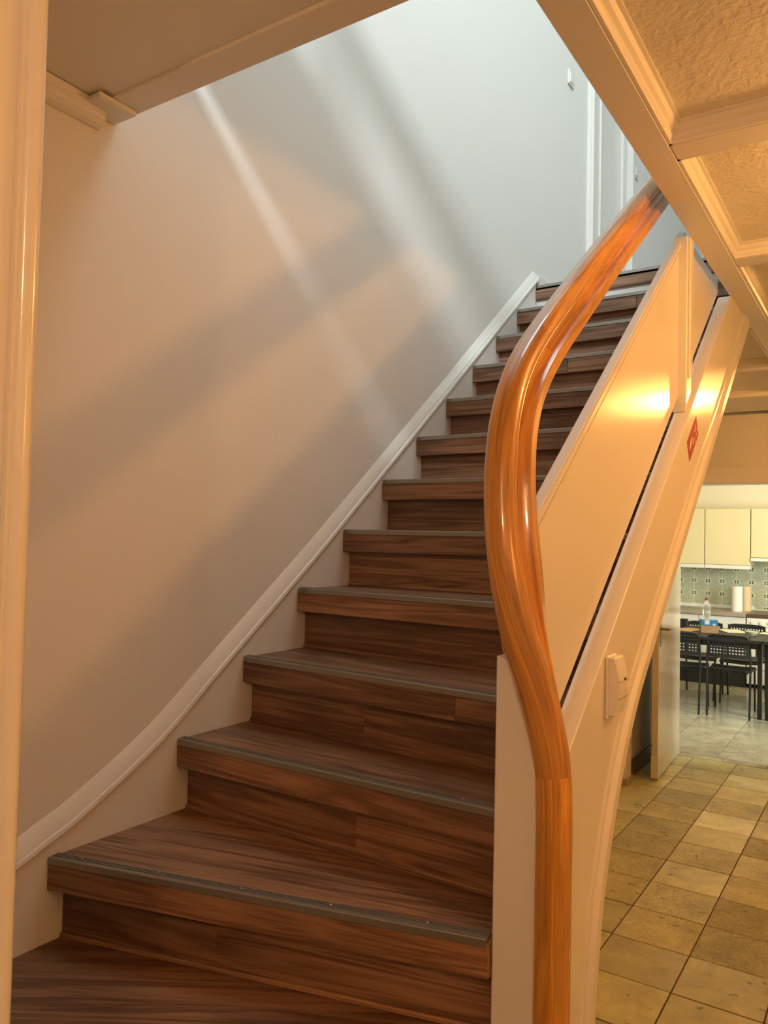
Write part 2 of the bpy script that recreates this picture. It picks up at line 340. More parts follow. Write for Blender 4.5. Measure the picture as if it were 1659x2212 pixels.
# hall floor slabs, 0.302 m, one object each
fl = struct(box('floor', (-0.25, 2.65, -2.75, 6.40, -0.06, -0.003), GROUT))
TS = 0.302; half = TS/2-0.0024
def slab_mesh(name, hx, hy, t, mat, bev=0.0018):
    me = bpy.data.meshes.new(name); bm = bmesh.new()
    vs = [bm.verts.new(v) for v in bverts(-hx, hx, -hy, hy, -t, 0)]
    for f in BF: bm.faces.new([vs[i] for i in f])
    bmesh.ops.recalc_face_normals(bm, faces=bm.faces)
    top = [e for e in bm.edges if all(v.co.z > -1e-6 for v in e.verts)]
    bmesh.ops.bevel(bm, geom=top, offset=bev, segments=1, affect='EDGES'); bm.to_mesh(me); bm.free(); me.materials.append(mat); return me
sm = slab_mesh('hall_tile', half, half-0.0008, 0.012, TILE)
x0, y0 = 0.541-2*TS+TS/2, 3.266-9*TS+TS/2
for i in range(9):
    for j in range(20):
        x, y = x0+i*TS, y0+j*TS
        if y+half > 6.40 or x+half > 2.5 or x-half < -0.1: continue
        if y-half > 6.1: continue
        o = link('tile', sm, None, fl, (x, y, random.uniform(-0.0006, 0.0008)))
        o.rotation_euler = (random.uniform(-0.002, 0.002), random.uniform(-0.002, 0.002), 0)
ylast = y0 + max(j for j in range(20) if y0+j*TS-half <= 6.1 and y0+j*TS+half <= 6.40)*TS+TS/2
sm3 = slab_mesh('threshold_tile', half, 0.045, 0.012, TILE_K)
for i in range(9):
    link('threshold_tile', sm3, None, fl, (x0+i*TS-0.11, ylast+0.05, 0))
# kitchen floor
fk = struct(box('floor_kitchen', (-1.4, 2.65, 6.40, 10.45, -0.06, -0.003), GROUT))
KS = 0.40; sm2 = slab_mesh('kitchen_tile', KS/2-0.002, KS/2-0.002, 0.012, TILE_K)
for i in range(8):
    for j in range(9):
        link('tile', sm2, None, fk, (-1.2+KS*(i+0.5)-0.02, ylast+0.102+KS*(j+0.5), 0))
struct(box('wall_kitchen_back', (-1.4, 2.65, 10.31, 10.45, 0, 2.7), WALL_CREAM))
struct(box('wall_kitchen_left', (-1.55, -1.4, 6.46, 10.45, 0, 2.7), WALL_CREAM))
struct(boxes('wall_kitchen_right', [(2.5, 2.65, 6.46, 10.45, 0, 0.9), (2.5, 2.65, 6.46, 10.45, 2.4, 2.7)], WALL_CREAM))
struct(box('ceiling_kitchen', (-1.55, 2.65, 6.46, 10.45, 2.6, 2.7), WALL_CREAM))

# upstairs door in the stair wall
d1 = struct(boxes('door_1', [(WX-0.06, WX-0.025, 4.66, 5.26, UP, 4.90)], PAINT))
box('door_stile', (WX-0.03, WX-0.012, 4.665, 4.715, UP, 4.88), PAINT, d1, bevel=0.004)
box('door_stile', (WX-0.03, WX-0.012, 5.205, 5.255, UP, 4.88), PAINT, d1, bevel=0.004)
for yy in (4.45, 5.27):
    w_ = 0.19 if yy < 5 else 0.09
    boxes('architrave', [(WX-0.01, WX+0.022, yy, yy+w_, UP, 5.0), (WX, WX+0.034, yy+0.012, yy+0.05, UP, 5.0), (WX, WX+0.030, yy+w_-0.03, yy+w_-0.012, UP, 5.0)], PAINT, d1, bevel=0.004)
box('architrave', (WX-0.01, WX+0.022, 4.45, 5.36, 4.92, 5.02), PAINT, d1, bevel=0.004)
for zz in (4.11, 3.2):
    prism('hinge', [(WX-0.005+0.011*math.cos(q), 4.665+0.011*math.sin(q)) for q in [2*math.pi*k/10 for k in range(10)]], 'z', zz, zz+0.11, PAINT, d1, smooth=0.7)
bb = struct(box('baseboard_left', (WX, WX+0.014, 3.70, 4.45, UP, UP+0.07), PAINT, bevel=0.004))
box('baseboard_piece', (WX, WX+0.014, 5.36, 7.7, UP, UP+0.07), PAINT, bb, bevel=0.004)

# under-stair cupboard frame in the stair wall
d2 = struct(boxes('door_2', [(WX-0.02, WX+0.006, 4.42, 5.28, 0.01, 2.02)], PAINT))
boxes('door_frame', [(WX, 0.012, 5.27, 5.40, 0.0, 2.10), (WX, 0.028, 5.30, 5.33, 0.03, 2.10), (WX, 0.024, 5.36, 5.385, 0.03, 2.10)], PAINT, d2, bevel=0.004)
box('frame_plinth', (WX, 0.030, 5.262, 5.408, 0.0, 0.045), WORKTOP, d2, bevel=0.003)
struct(box('baseboard_hall', (WX, WX+0.018, 5.41, 6.31, 0, 0.11), BROWN_TOP, bevel=0.003))

# ------------------------------------------------------------------ staircase
st = thing('staircase', 'dark brown laminate staircase with white wall string winding up beside the white wall', 'staircase', (0.46, 2.0, 0))
def P(o): return adopt(o, st)
def line_off(n, d):
    (xa, ya), (xb, yb) = NOSE[n]
    t = Vector((xb-xa, yb-ya)).normalized(); nn = Vector((-t.y, t.x)); return Vector((xa, ya))+nn*d, Vector((xb, yb))+nn*d, t, nn
def clipx(a, b, xl, xr):
    """the line a-b cut or stretched to x = xl .. xr"""
    if abs(b.x-a.x) < 0.3: return a, b
    k = (b.y-a.y)/(b.x-a.x); return Vector((xl, a.y+k*(xl-a.x))), Vector((xr, a.y+k*(xr-a.x)))
def strip(n, d0, d1, z0, z1, f0=0.0, f1=1.0, e=0.0):
    """a bar along nose n, between offsets d0 and d1 behind the nose"""
    a, b, t, nn = line_off(n, d0); c, d, _, _ = line_off(n, d1)
    if n <= 12: a, b = clipx(a, b, 0.0005, NOSE[n][1][0]); c, d = clipx(c, d, 0.0005, NOSE[n][1][0])
    a, b = a.lerp(b, f0), a.lerp(b, f1); c, d = c.lerp(d, f0), c.lerp(d, f1)
    if e: a = a+t*e; c = c+t*e; b = b-t*e; d = d-t*e
    return [(q.x, q.y, z0) for q in (a, b, d, c)]+[(q.x, q.y, z1) for q in (a, b, d, c)]
NOSE_SPLIT = {6: [0.58], 9: [0.735], 3: [0.45], 1: [0.6]}
RISER_SPLIT = {9: [0.43], 10: [0.56], 11: [0.40], 5: [0.3], 7: [0.62]}
SCREWS = {7: 3, 8: 4, 9: 4, 10: 4, 11: 5}
scr = bpy.data.meshes.new('screw'); bm = bmesh.new(); bmesh.ops.create_cone(bm, cap_ends=True, segments=10, radius1=0.0045, radius2=0.003, depth=0.0022); bm.to_mesh(scr); bm.free(); scr.materials.append(ALU)
STEPN = {}
for n in range(16):
    z = ZN[n]
    # tread
    if n == 0:
        poly = [(0.0005, 3.678), (0.937, 3.678), (0.937, 4.1), (0.0005, 4.1)]
    else:
        a, b, _, _ = line_off(n, 0.018); c, d, _, _ = line_off(n-1, 0.046)
        if n <= 12: a, b = clipx(a, b, 0.0005, NOSE[n][1][0])
        if n-1 <= 12: c, d = clipx(c, d, 0.0005, NOSE[n-1][1][0])
        poly = [tuple(a), tuple(b), tuple(d), tuple(c)]
        if n == 13: poly = [tuple(a), tuple(b), tuple(d), tuple(c), (0.0005, 0.521)]
    sp = P(prism('step', poly, 'z', z-0.035, z-0.0005, STEP)); STEPN[sp.name] = n
    # front board
    cuts = [0.0]+NOSE_SPLIT.get(n, [])+[1.0]
    for f0, f1 in zip(cuts[:-1], cuts[1:]):
        mesh_obj('nosing_board', strip(n, 0.0, 0.02, z-0.068, z-0.006, f0, f1, 0.0003), BF, STEP, sp, bevel=0.0015)
    # little wooden return at the wall end and aluminium edge strip
    mesh_obj('metal_strip', strip(n, -0.0025, 0.027, z-0.003, z+0.003, e=0.004), BF, ALU, sp, bevel=0.001)
    mesh_obj('strip_lip', strip(n, -0.0035, 0.001, z-0.012, z+0.0025, e=0.004), BF, ALU, sp, bevel=0.001)
    for g in (0.008, 0.014, 0.020):
        mesh_obj('strip_ridge', strip(n, g, g+0.0025, z+0.002, z+0.0045, e=0.004), BF, ALU, sp)
    for k in range(SCREWS.get(n, 0)):
        a, b, _, _ = line_off(n, 0.0175); q = a.lerp(b, (k+0.4)/SCREWS[n])
        link('screw', scr, None, sp, (q.x, q.y, z+0.0048))
    # riser
    cuts = [0.0]+RISER_SPLIT.get(n, [])+[1.0]
    for f0, f1 in zip(cuts[:-1], cuts[1:]):
        mesh_obj('riser', strip(n, 0.040, 0.055, z-RISE-0.002, z-0.030, f0, f1, 0.0002), BF, STEP, sp)
    if n < 15:
        mesh_obj('cove_strip', strip(n, 0.033, 0.041, z-RISE-0.001, z-RISE+0.009), BF, STEP, sp, bevel=0.002)

# turn each step's own axes along its nosing so that the grain runs with the boards
for sp in [o for o in bpy.data.objects if o.name.split('.')[0] == 'step']:
    n = STEPN[sp.name]; (xa, ya), (xb, yb) = NOSE[n]; th = math.atan2(yb-ya, xb-xa)
    org = Vector(((xa+xb)/2, (ya+yb)/2, ZN[n])); R = Matrix.Rotation(-th, 4, 'Z') @ Matrix.Translation(-org)
    for o in [sp]+list(sp.children):
        if o.name.startswith('screw'): o.location = R @ o.location
        else: o.data.transform(R)
    sp.location = Vector(sp.location)+org; sp.rotation_euler = (0, 0, th)

# wall string with its rounded cap
SC = [(3.66, 2.905), (3.612, 2.873), (2.776, 2.207), (2.325, 1.851), (1.971, 1.573), (1.884, 1.507), (1.670, 1.347), (1.518, 1.234), (1.327, 1.091), (1.119, 0.975), (1.028, 0.937), (0.955, 0.907), (0.80, 0.86), (0.66, 0.83), (0.52, 0.81)]
def catmull(pts, k=6):
    out = []; q = [pts[0]]+list(pts)+[pts[-1]]
    for i in range(1, len(q)-2):
        p0, p1, p2, p3 = [Vector(v) for v in q[i-1:i+3]]
        for s in range(k):
            t = s/k; out.append(0.5*((2*p1)+(p2-p0)*t+(2*p0-5*p1+4*p2-p3)*t*t+(3*p1-p0-3*p2+p3)*t**3))
    out.append(Vector(pts[-1])); return out
SCs = catmull(SC, 4)
poly = [tuple(p) for p in SCs]+[(0.52, 0.02), (0.9, 0.02), (1.4, 0.6), (3.66, 2.4)]
ws = P(prism('wall_string', poly, 'x', WX+0.001, 0.0, PAINT_MATT))
sec = [(WX-0.002, -0.010), (0.006, -0.010), (0.0075, -0.006), (0.006, 0.002), (0.002, 0.004), (0.001, 0.009), (-0.003, 0.018), (-0.009, 0.032), (WX-0.002, 0.044)]
rings = []
for i, p in enumerate(SCs):
    t = (SCs[max(i-1, 0)]-SCs[min(i+1, len(SCs)-1)]).normalized(); nn = Vector((-t.y, t.x))
    if nn.y < 0: nn = -nn
    rings.append([(a, p.x+nn.x*b, p.y+nn.y*b) for a, b in sec])
loft('string_cap', rings, PAINT, ws, smooth=0.5)

# outer string: straight, then sweeping down steeply to the floor beside the newel
OX0, OX1 = 0.937, 0.985
BC = [(3.66, nose(3.66)-0.28), (3.0, nose(3.0)-0.28), (2.4, nose(2.4)-0.28), (2.05, nose(2.05)-0.281), (1.93, 1.222), (1.825, 1.105), (1.735, 0.965), (1.675, 0.835), (1.645, 0.72), (1.625, 0.604), (1.61, 0.40), (1.605, 0.0)]
BCs = catmull(BC, 5)
ytop = 3.66-(2.88-BEAMZ+0.035)/0.793
poly = [(1.37, 0.0), (1.37, nose(1.37)+0.035), (ytop, BEAMZ), (3.66-(2.88-BEAMZ-0.28)/0.793, BEAMZ)]
low = [p for p in BCs if p.y < BEAMZ-0.001]
os_ = P(prism('outer_string', poly+[tuple(p) for p in low], 'x', OX0, OX1, PAINT, bevel=0.002))
sec = [(OX1-0.002, -0.001), (OX1+0.012, -0.001), (OX1+0.014, 0.002), (OX1+0.014, 0.030), (OX1+0.010, 0.036), (OX1+0.004, 0.042), (OX1+0.005, 0.052), (OX1+0.0005, 0.064), (OX1-0.002, 0.066)]
rings = []
for i, p in enumerate(low):
    t = (low[max(i-1, 0)]-low[min(i+1, len(low)-1)]).normalized(); nn = Vector((-t.y, t.x))
    rings.append([(a, p.x+nn.x*b, p.y+nn.y*b) for a, b in sec])
loft('edge_moulding', rings, PAINT, os_, smooth=0.5)
# plain underside so that the flight is closed from below
P(prism('stair_soffit', [(1.95, nose(1.95)-0.26), (3.64, nose(3.64)-0.26), (3.64, nose(3.64)-0.24), (1.95, nose(1.95)-0.24)], 'x', 0.0005, OX0, PAINT_MATT))
# white newel block between the treads and the wooden post
P(prism('newel_block', [(0.921, 0.0), (1.0, 0.0), (1.0, 1.20), (0.985, 1.25), (0.965, 1.32), (0.945, 1.385), (0.921, 1.395)], 'y', 1.283, 1.372, PAINT_MATT, bevel=0.003))

# ------------------------------------------------------------------ balustrade: panel, posts, handrail flowing into the newel post
ba = thing('balustrade', 'white panelled balustrade with a thick varnished wooden handrail sweeping into a newel post', 'balustrade', (0.95, 2.0, 0.0))
def B(o): return adopt(o, ba)
PX0, PX1 = 0.930, 0.948
pb, pt = 0.082, 0.568
ye = 3.05
pan = B(prism('panel', [(1.335, nose(1.335)+pb), (1.335, nose(1.335)+pt), (3.66-(2.88-2.6+pt)/0.793, 2.60), (3.66-(2.88-2.6+pt)/0.793+0.55, 2.60), (3.66-(2.88-2.56+pb)/0.793, 2.56)], 'x', PX0, PX1, PAINT, bevel=0.0015))
for nm, dz0, dz1, xa, xb in (('panel_cap', -0.022, 0.004, PX0-0.004, PX1+0.006), ('panel_bead', -0.036, -0.022, PX0+0.001, PX1+0.003)):
    yu = 3.66-(2.88-2.6+pt)/0.793
    prism(nm, [(1.335, nose(1.335)+pt+dz0), (yu, nose(yu)+pt+dz0), (yu, nose(yu)+pt+dz1), (1.335, nose(1.335)+pt+dz1)], 'x', xa, xb, PAINT, pan, bevel=0.004)
po = B(prism('post', [(2.515, nose(2.515)+0.035), (2.585, nose(2.585)+0.035), (2.585, BEAMZ), (2.515, BEAMZ)], 'x', PX0+0.001, 0.974, PAINT, bevel=0.003))
prism('post_moulding', [(2.530, nose(2.530)+0.13), (2.570, nose(2.570)+0.13), (2.570, BEAMZ), (2.530, BEAMZ)], 'x', 0.972, 0.981, PAINT, po, bevel=0.003)
# handrail: one section swept along straight rail, bend and vertical newel post
right = [(0.011, 0.0440), (0.0195, 0.0390), (0.0255, 0.0300), (0.0275, 0.0190), (0.0250, 0.0100), (0.0185, 0.0045), (0.0135, -0.0010), (0.0118, -0.0070), (0.0150, -0.0125), (0.0230, -0.0175), (0.0335, -0.0205), (0.0350, -0.0225), (0.0350, -0.0440), (0.0330, -0.0455)]
SEC = [(0.0, 0.0455)]+right+[(-a, b) for a, b in reversed(right)]
PATH = [(0.905, 3.25, 3.31), (0.905, 2.9, 3.047), (0.905, 2.412, 2.682), (0.905, 2.061, 2.424), (0.905, 1.855, 2.272), (0.905, 1.667, 2.129), (0.905, 1.502, 2.000),
        (0.907, 1.402, 1.905), (0.910, 1.351, 1.822), (0.915, 1.325, 1.741), (0.921, 1.313, 1.664), (0.931, 1.306, 1.588), (0.942, 1.305, 1.514), (0.956, 1.309, 1.433),
        (0.974, 1.316, 1.361), (0.992, 1.322, 1.286), (1.006, 1.325, 1.216), (1.011, 1.326, 1.129), (1.011, 1.326, 1.0), (1.011, 1.326, 0.5), (1.011, 1.326, 0.0)]
pts = catmull(PATH, 8)
rings, us, u = [], [], 0.0
for i, p in enumerate(pts):
    t = (pts[min(i+1, len(pts)-1)]-pts[max(i-1, 0)]).normalized()
    a = Vector((1, 0, 0)); a = (a-t*a.dot(t)).normalized(); b = a.cross(-t).normalized()
    if b.dot(Vector((0, -0.6, 0.8))) < 0: b = -b
    if i: u += (p-pts[i-1]).length
    q_ = min(1.0, max(0.0, (1.60-p.z)/0.32)); q_ = q_*q_*(3-2*q_)*0.55       # the section twists to face the hall on its way down
    a, b = a*math.cos(q_)-b*math.sin(q_), b*math.cos(q_)+a*math.sin(q_)
    k = 1.0
    if p.z < 2.0: k = 1.0+0.18*min(1.0, (2.0-p.z)/0.5)
    rings.append([tuple(p+a*q*k+b*r*k) for q, r in SEC]); us.append(u)
j1 = min(range(len(pts)), key=lambda i: abs(pts[i].z-2.005)); j2 = min(range(len(pts)), key=lambda i: abs(pts[i].z-1.195))
for nm, a, b in (('handrail', 0, j1), ('handrail_bend', j1, j2), ('newel_post', j2, len(pts)-1)):
    rr = [list(r) for r in rings[a:b+1]]; uu = us[a:b+1]
    B(loft(nm, rr, RAIL, None, smooth=0.62, uv=uu))

# small pale chips in the varnish of the rail and the post
CHIP = plain('bare_pale_wood', (0.75, 0.55, 0.45), 0.7)
def chip(z, qs, scale, parent_name):
    i = min(range(len(pts)), key=lambda k: abs(pts[k].z-z)); c = Vector(rings[i][2]); t = (pts[i+1]-pts[i]).normalized()
    e = (Vector(rings[i][3])-Vector(rings[i][2])).normalized(); nrm = (c-pts[i]).normalized(); c = (c+Vector(rings[i][3]))/2
    v = [tuple(c+t*a*scale+e*b*scale*0.5+nrm*0.0012) for a, b in qs]; n = len(v)
    v += [tuple(Vector(q)-nrm*0.004) for q in v]
    f = [tuple(range(n)), tuple(range(2*n-1, n-1, -1))]+[(k, (k+1) % n, n+(k+1) % n, n+k) for k in range(n)]
    o = mesh_obj('varnish_chip', v, f, CHIP); o.parent = bpy.data.objects[parent_name]; o.location = -(ba.location)
    o.location = -(bpy.data.objects[parent_name].location+ba.location)
chip(2.55, [(-1, -0.6), (0, -1), (1.1, -0.3), (0.4, 0.5), (-0.3, 0.3), (-0.9, 0.7)], 0.008, 'handrail')
chip(0.92, [(-1.6, -0.4), (0.2, -0.7), (1.8, 0.2), (0.4, 0.3), (-0.8, 0.4)], 0.010, 'newel_post')

# landing balustrades upstairs (round the stair opening, out of the picture; they shade the stair wall)
lb = thing('landing_balustrade', 'white panelled guard with wooden rail on the upper floor around the stair opening', 'balustrade', (0.95, HY-0.02, UP))
def LB(o): return adopt(o, lb)
LB(box('guard_panel', (WX+0.001, 1.05, HY-0.045, HY-0.025, 3.050, 3.50), PAINT))
LB(box('guard_rail', (WX+0.001, 1.05, HY-0.07, HY-0.005, 3.70, 3.82), RAIL, bevel=0.01))
LB(box('guard_kerb', (WX+0.001, 1.05, HY-0.045, HY-0.025, UP-0.001, 2.99), PAINT))
for x in (0.4, 0.98): LB(box('guard_post', (x, x+0.05, HY-0.06, HY-0.01, UP-0.001, 3.70), PAINT))
LB(box('guard_panel', (1.0, 1.02, HY, 3.6, 2.96, 3.42), PAINT))
LB(box('guard_rail', (0.985, 1.045, HY, 3.6, 3.66, 3.74), RAIL, bevel=0.01))
for y in (1.9, 2.7, 3.5): LB(box('guard_post', (0.99, 1.035, y, y+0.05, UP-0.001, 3.66), PAINT))

# ------------------------------------------------------------------ things on the string and walls
sk = thing('fire_alarm_sticker', 'small red sticker with a white hand, button and flames on the white stair string', 'sticker', (OX1+0.0005, 2.56, 1.93))
c0 = Vector((2.478, 1.910)); e1 = Vector((2.602, 2.007))-c0; e2 = Vector((2.513, 1.854))-c0
def SP(u, v): p = c0+e1*u+e2*v; return (p.x, p.y)
adopt(prism('sticker_sheet', [SP(0, 0), SP(1, 0), SP(1, 1), SP(0, 1)], 'x', OX1-0.0005, OX1+0.001, RED), sk)
PRINT = {'printed_hand': [[(0.10, 0.42), (0.22, 0.30), (0.44, 0.16), (0.45, 0.21), (0.30, 0.36), (0.50, 0.30), (0.51, 0.36), (0.33, 0.46), (0.50, 0.46), (0.50, 0.52), (0.30, 0.60), (0.12, 0.74), (0.05, 0.70)]],
         'printed_button': [[(0.42, 0.66), (0.62, 0.52), (0.66, 0.62), (0.46, 0.84), (0.40, 0.80)], [(0.66, 0.42), (0.76, 0.26), (0.88, 0.16), (0.84, 0.32), (0.76, 0.44), (0.70, 0.54)]],
         'printed_flames': [[(0.60, 0.86), (0.66, 0.80), (0.69, 0.87), (0.64, 0.93)], [(0.70, 0.80), (0.75, 0.74), (0.78, 0.81), (0.73, 0.87)], [(0.79, 0.74), (0.86, 0.64), (0.88, 0.73), (0.82, 0.82)], [(0.87, 0.60), (0.97, 0.44), (0.96, 0.58), (0.91, 0.68)]]}
for nm, pl in PRINT.items():
    v, f = [], []
    for q in pl:
        cu = sum(c[0] for c in q)/len(q); cv = sum(c[1] for c in q)/len(q)
        n = len(v); v += [(OX1+0.0013, *SP(cu+(c[0]-cu)*0.78, cv+(c[1]-cv)*0.66)) for c in q]; f.append(tuple(range(n, n+len(q))))
    adopt(mesh_obj(nm, v, f, WHITEPRINT), sk)
dv = thing('motion_detector', 'white curved plastic motion detector screwed to the outer face of the stair string', 'detector', (OX1, 1.76, 1.22))
adopt(box('back_plate', (OX1, OX1+0.008, 1.702, 1.768, 1.215, 1.352), PLASTIC_W, bevel=0.003), dv)
prof = [(OX1+0.006, 1.222)]+[(OX1+0.022+0.012*math.sin(math.pi*k/10), 1.222+0.128*k/10) for k in range(11)]+[(OX1+0.006, 1.350)]
adopt(prism('cover', prof, 'y', 1.705, 1.765, PLASTIC_W, bevel=0.003), dv)
adopt(box('indicator', (OX1+0.031, OX1+0.0345, 1.735, 1.747, 1.2995, 1.304), BLACK_PL), dv)
for z in (1.262, 1.298):
    adopt(box('cover_seam', (OX1+0.028, OX1+0.0343-0.001*abs(z-1.286)/0.02, 1.7045, 1.7655, z-0.0006, z+0.0006), WORKTOP), dv)
for lab, y, z in (('white square light switch on the upstairs wall before the door', 4.145, 4.195), ('white square light switch on the upstairs wall past the door', 5.46, 4.20)):
    sw = thing('light_switch', lab, 'switch', (WX, y, z))
    box('switch_frame', (0, 0.010, -0.042, 0.042, -0.042, 0.042), PLASTIC_W, sw, bevel=0.003)
    box('rocker', (0.008, 0.014, -0.027, 0.027, -0.028, 0.028), PLASTIC_W, sw, bevel=0.002)

# ------------------------------------------------------------------ lamps of the hall and kitchen, plus an added fill globe
def lamp(x, y, z, zc, mat, r, label):
    t = thing('ceiling_lamp', label, 'lamp', (x, y, z))
    lathe('ceiling_rose', [(0.002, 0), (0.05, 0.0), (0.045, -0.02), (0.012, -0.03), (0.002, -0.03)], (0, 0, zc-z), PLASTIC_W, t)
    lathe('lamp_holder', [(0.002, zc-z-0.02), (0.018, zc-z-0.02), (0.018, r*0.8), (0.002, r*0.8)], (0, 0, 0), PLASTIC_W, t, n=12)
    lathe('bulb', [(r*max(0.02, math.sin(math.pi*k/12)), -r*math.cos(math.pi*k/12)) for k in range(13)], (0, 0, 0), mat, t, n=16)
lamp(1.85, 2.17, 2.425, CEIL, BULB1, 0.040, 'bare ceiling bulb in the hall coffer beside the stair')
lamp(1.55, 4.95, 2.48, CEIL, BULB2, 0.040, 'bare ceiling bulb in the hall in front of the kitchen')
lamp(1.75, -0.95, 2.43, CEIL, BULB3, 0.040, 'bare ceiling bulb in the hall near the entrance')
fill_lamp = thing('added_fill_lamp', 'added fill light, an unseen glowing globe on the hall wall facing the stair', 'lamp', (2.5, 0.9, 1.95))  # unseen globe added as soft warm fill to lift the shaded stair wall
prism('fill_plate', [(0.9-0.9+0.06*math.cos(q), 0.06*math.sin(q)) for q in [2*math.pi*k/16 for k in range(16)]], 'x', -0.02, 0.0, PLASTIC_W, fill_lamp, smooth=0.6)
tube('fill_arm', [(-0.01, 0, 0), (-0.06, 0, 0)], 0.012, PLASTIC_W, fill_lamp)
lathe('fill_globe', [(0.12*max(0.02, math.sin(math.pi*k/12)), -0.12*math.cos(math.pi*k/12)) for k in range(13)], (-0.17, 0, 0), FILL_GLOBE, fill_lamp, n=18)
lamp(0.9, 8.4, 2.40, 2.6, BULB_K, 0.05, 'ceiling bulb above the dining table')

# ------------------------------------------------------------------ kitchen door, standing open along the hall wall
kd = thing('kitchen_door', 'glossy white door standing open at the kitchen entrance', 'door', (0.130, 6.30, 0.0))
ang = math.atan2(0.040, 0.80)
def kbox(nm, b, mat, parent=kd, bev=0.002): return box(nm, b, mat, parent, bevel=bev)
DOORP = plain('gloss_cream_door_paint', (0.66, 0.61, 0.48), 0.16, coat=0.3, bump=0.03, bscale=40)
leaf = kbox('door_leaf', (-0.042, 0, -0.81, 0, 0.018, 2.03), DOORP)
kbox('kick_panel', (-0.045, 0.003, -0.812, -0.002, 0.016, 0.165), DOORP)
kbox('lock_plate', (0.0, 0.003, -0.775, -0.735, 0.90, 1.10), ALU)
tube('door_handle', [(0.0, -0.755, 1.02), (0.05, -0.755, 1.02), (0.056, -0.745, 1.02), (0.056, -0.65, 1.02)], 0.009, ALU, kd)
kbox('hinge', (-0.046, -0.038, -0.03, 0.002, 0.25, 0.35), ALU)
kd.rotation_euler = (0, 0, ang)

# ------------------------------------------------------------------ kitchen
def wallcab(x0, x1, z0, label, rail=True):
    t = thing('wall_cabinet', label, 'cabinet', ((x0+x1)/2, 10.12, z0))
    w = (x1-x0)/2
    box('cabinet_body', (-w, w, -0.155, 0.188, 0.0, 2.04-z0), CREAM, t)
    d = box('cabinet_door', (-w+0.002, w-0.002, -0.175, -0.157, 0.003, 2.04-z0-0.003), CREAM, t, bevel=0.002)
    if x0 < -0.5: lathe('knob', [(0.002, -0.01), (0.006, -0.01), (0.008, 0.0), (0.002, 0.006)], (0.005, -0.183, 0.315), DARK, t, n=10)
    if rail: box('light_pelmet', (-w, w, -0.172, -0.05, -0.045, -0.001), WHITE_K, t, bevel=0.003)
    else:
        box('cooker_hood', (-w, w, -0.20, 0.18, -0.042, -0.004), WHITE_K, t, bevel=0.003)
wallcab(-0.902, -0.405, 1.374, 'cream wall cabinet behind the edge of the open kitchen door')
wallcab(-0.400, 0.097, 1.374, 'cream wall cabinet above the paper towel rolls')
wallcab(0.103, 0.60, 1.47, 'shorter cream wall cabinet with a white hood above the cooker', False)
# backsplash tiles
TSX = 0.163; spl = splash_tile('green_backsplash_tile', 0.0805)
me = bpy.data.meshes.new('backsplash_tile'); bm = bmesh.new()
vs = [bm.verts.new(v) for v in bverts(-0.0805, 0.0805, -0.004, 0.004, -0.0765, 0.0765)]
for f in BF: bm.faces.new([vs[i] for i in f])
bmesh.ops.recalc_face_normals(bm, faces=bm.faces); bm.to_mesh(me); bm.free(); me.materials.append(spl)
wkb = bpy.data.objects['wall_kitchen_back']
for i in range(-3, 9):
    for j in range(4):
        link('backsplash_tile', me, None, wkb, (-0.59+TSX*(i+0.5), 10.304, 0.855+0.155*(j+0.5)))
# base cabinets, worktop, cooker
def basecab(x0, x1, label):
    t = thing('base_cabinet', label, 'cabinet', ((x0+x1)/2, 10.0, 0)); w = (x1-x0)/2
    box('cabinet_body', (-w, w, -0.30, 0.30, 0.18, 0.795), WHITE_K, t)
    dr = box('drawer', (-w+0.002, w-0.002, -0.32, -0.301, 0.655, 0.792), WHITE_K, t, bevel=0.002)
    d = box('cabinet_door', (-w+0.002, w-0.002, -0.32, -0.301, 0.20, 0.650), WHITE_K, t, bevel=0.002)
    tube('handle', [(0.05, -0.32, 0.60), (0.05, -0.34, 0.60), (0.13, -0.34, 0.60), (0.13, -0.32, 0.60)], 0.005, DARK, d)
    box('plinth', (-w, w, -0.285, -0.26, 0.0, 0.18), DARK, t)
basecab(-1.2, -0.41, 'white base cabinet with drawer partly hidden by the kitchen door')
basecab(-0.408, 0.092, 'white base cabinet with drawer beside the cooker')
tag(box('worktop', (-1.335, 0.096, 9.655, 10.298, 0.797, 0.838), WORKTOP, bevel=0.004), 'grey brown kitchen worktop along the tiled backsplash', 'worktop')
us_ = struct(box('trim_5', (-1.335, 0.096, 10.285, 10.299, 0.8385, 0.88), WHITE_K, bevel=0.003))
ck = thing('cooker', 'white freestanding cooker with dark hob and knobs under the hood', 'cooker', (0.40, 10.0, 0))
box('cooker_body', (-0.298, 0.298, -0.31, 0.29, 0.05, 0.795), WHITE_K, ck, bevel=0.004)
box('hob', (-0.30, 0.30, -0.33, 0.29, 0.797, 0.838), BROWN_TOP, ck, bevel=0.004)
box('control_panel', (-0.297, 0.297, -0.325, -0.311, 0.70, 0.793), WHITE_K, ck, bevel=0.003)
box('oven_door', (-0.290, 0.290, -0.328, -0.311, 0.22, 0.69), WHITE_K, ck, bevel=0.003)
box('oven_window', (-0.20, 0.20, -0.331, -0.327, 0.30, 0.56), DARK, ck)
tube('oven_handle', [(-0.22, -0.33, 0.63), (-0.22, -0.36, 0.63), (0.22, -0.36, 0.63), (0.22, -0.33, 0.63)], 0.008, WHITE_K, ck)
for k in range(6):
    x = -0.235+0.09*k
    kn = prism('knob', [(x+0.018*math.cos(q), 0.745+0.018*math.sin(q)) for q in [2*math.pi*i/14 for i in range(14)]], 'y', -0.345, -0.324, WHITE_K, ck, smooth=0.6)
box('warming_drawer', (-0.29, 0.29, -0.322, -0.311, 0.055, 0.21), WHITE_K, ck, bevel=0.003)
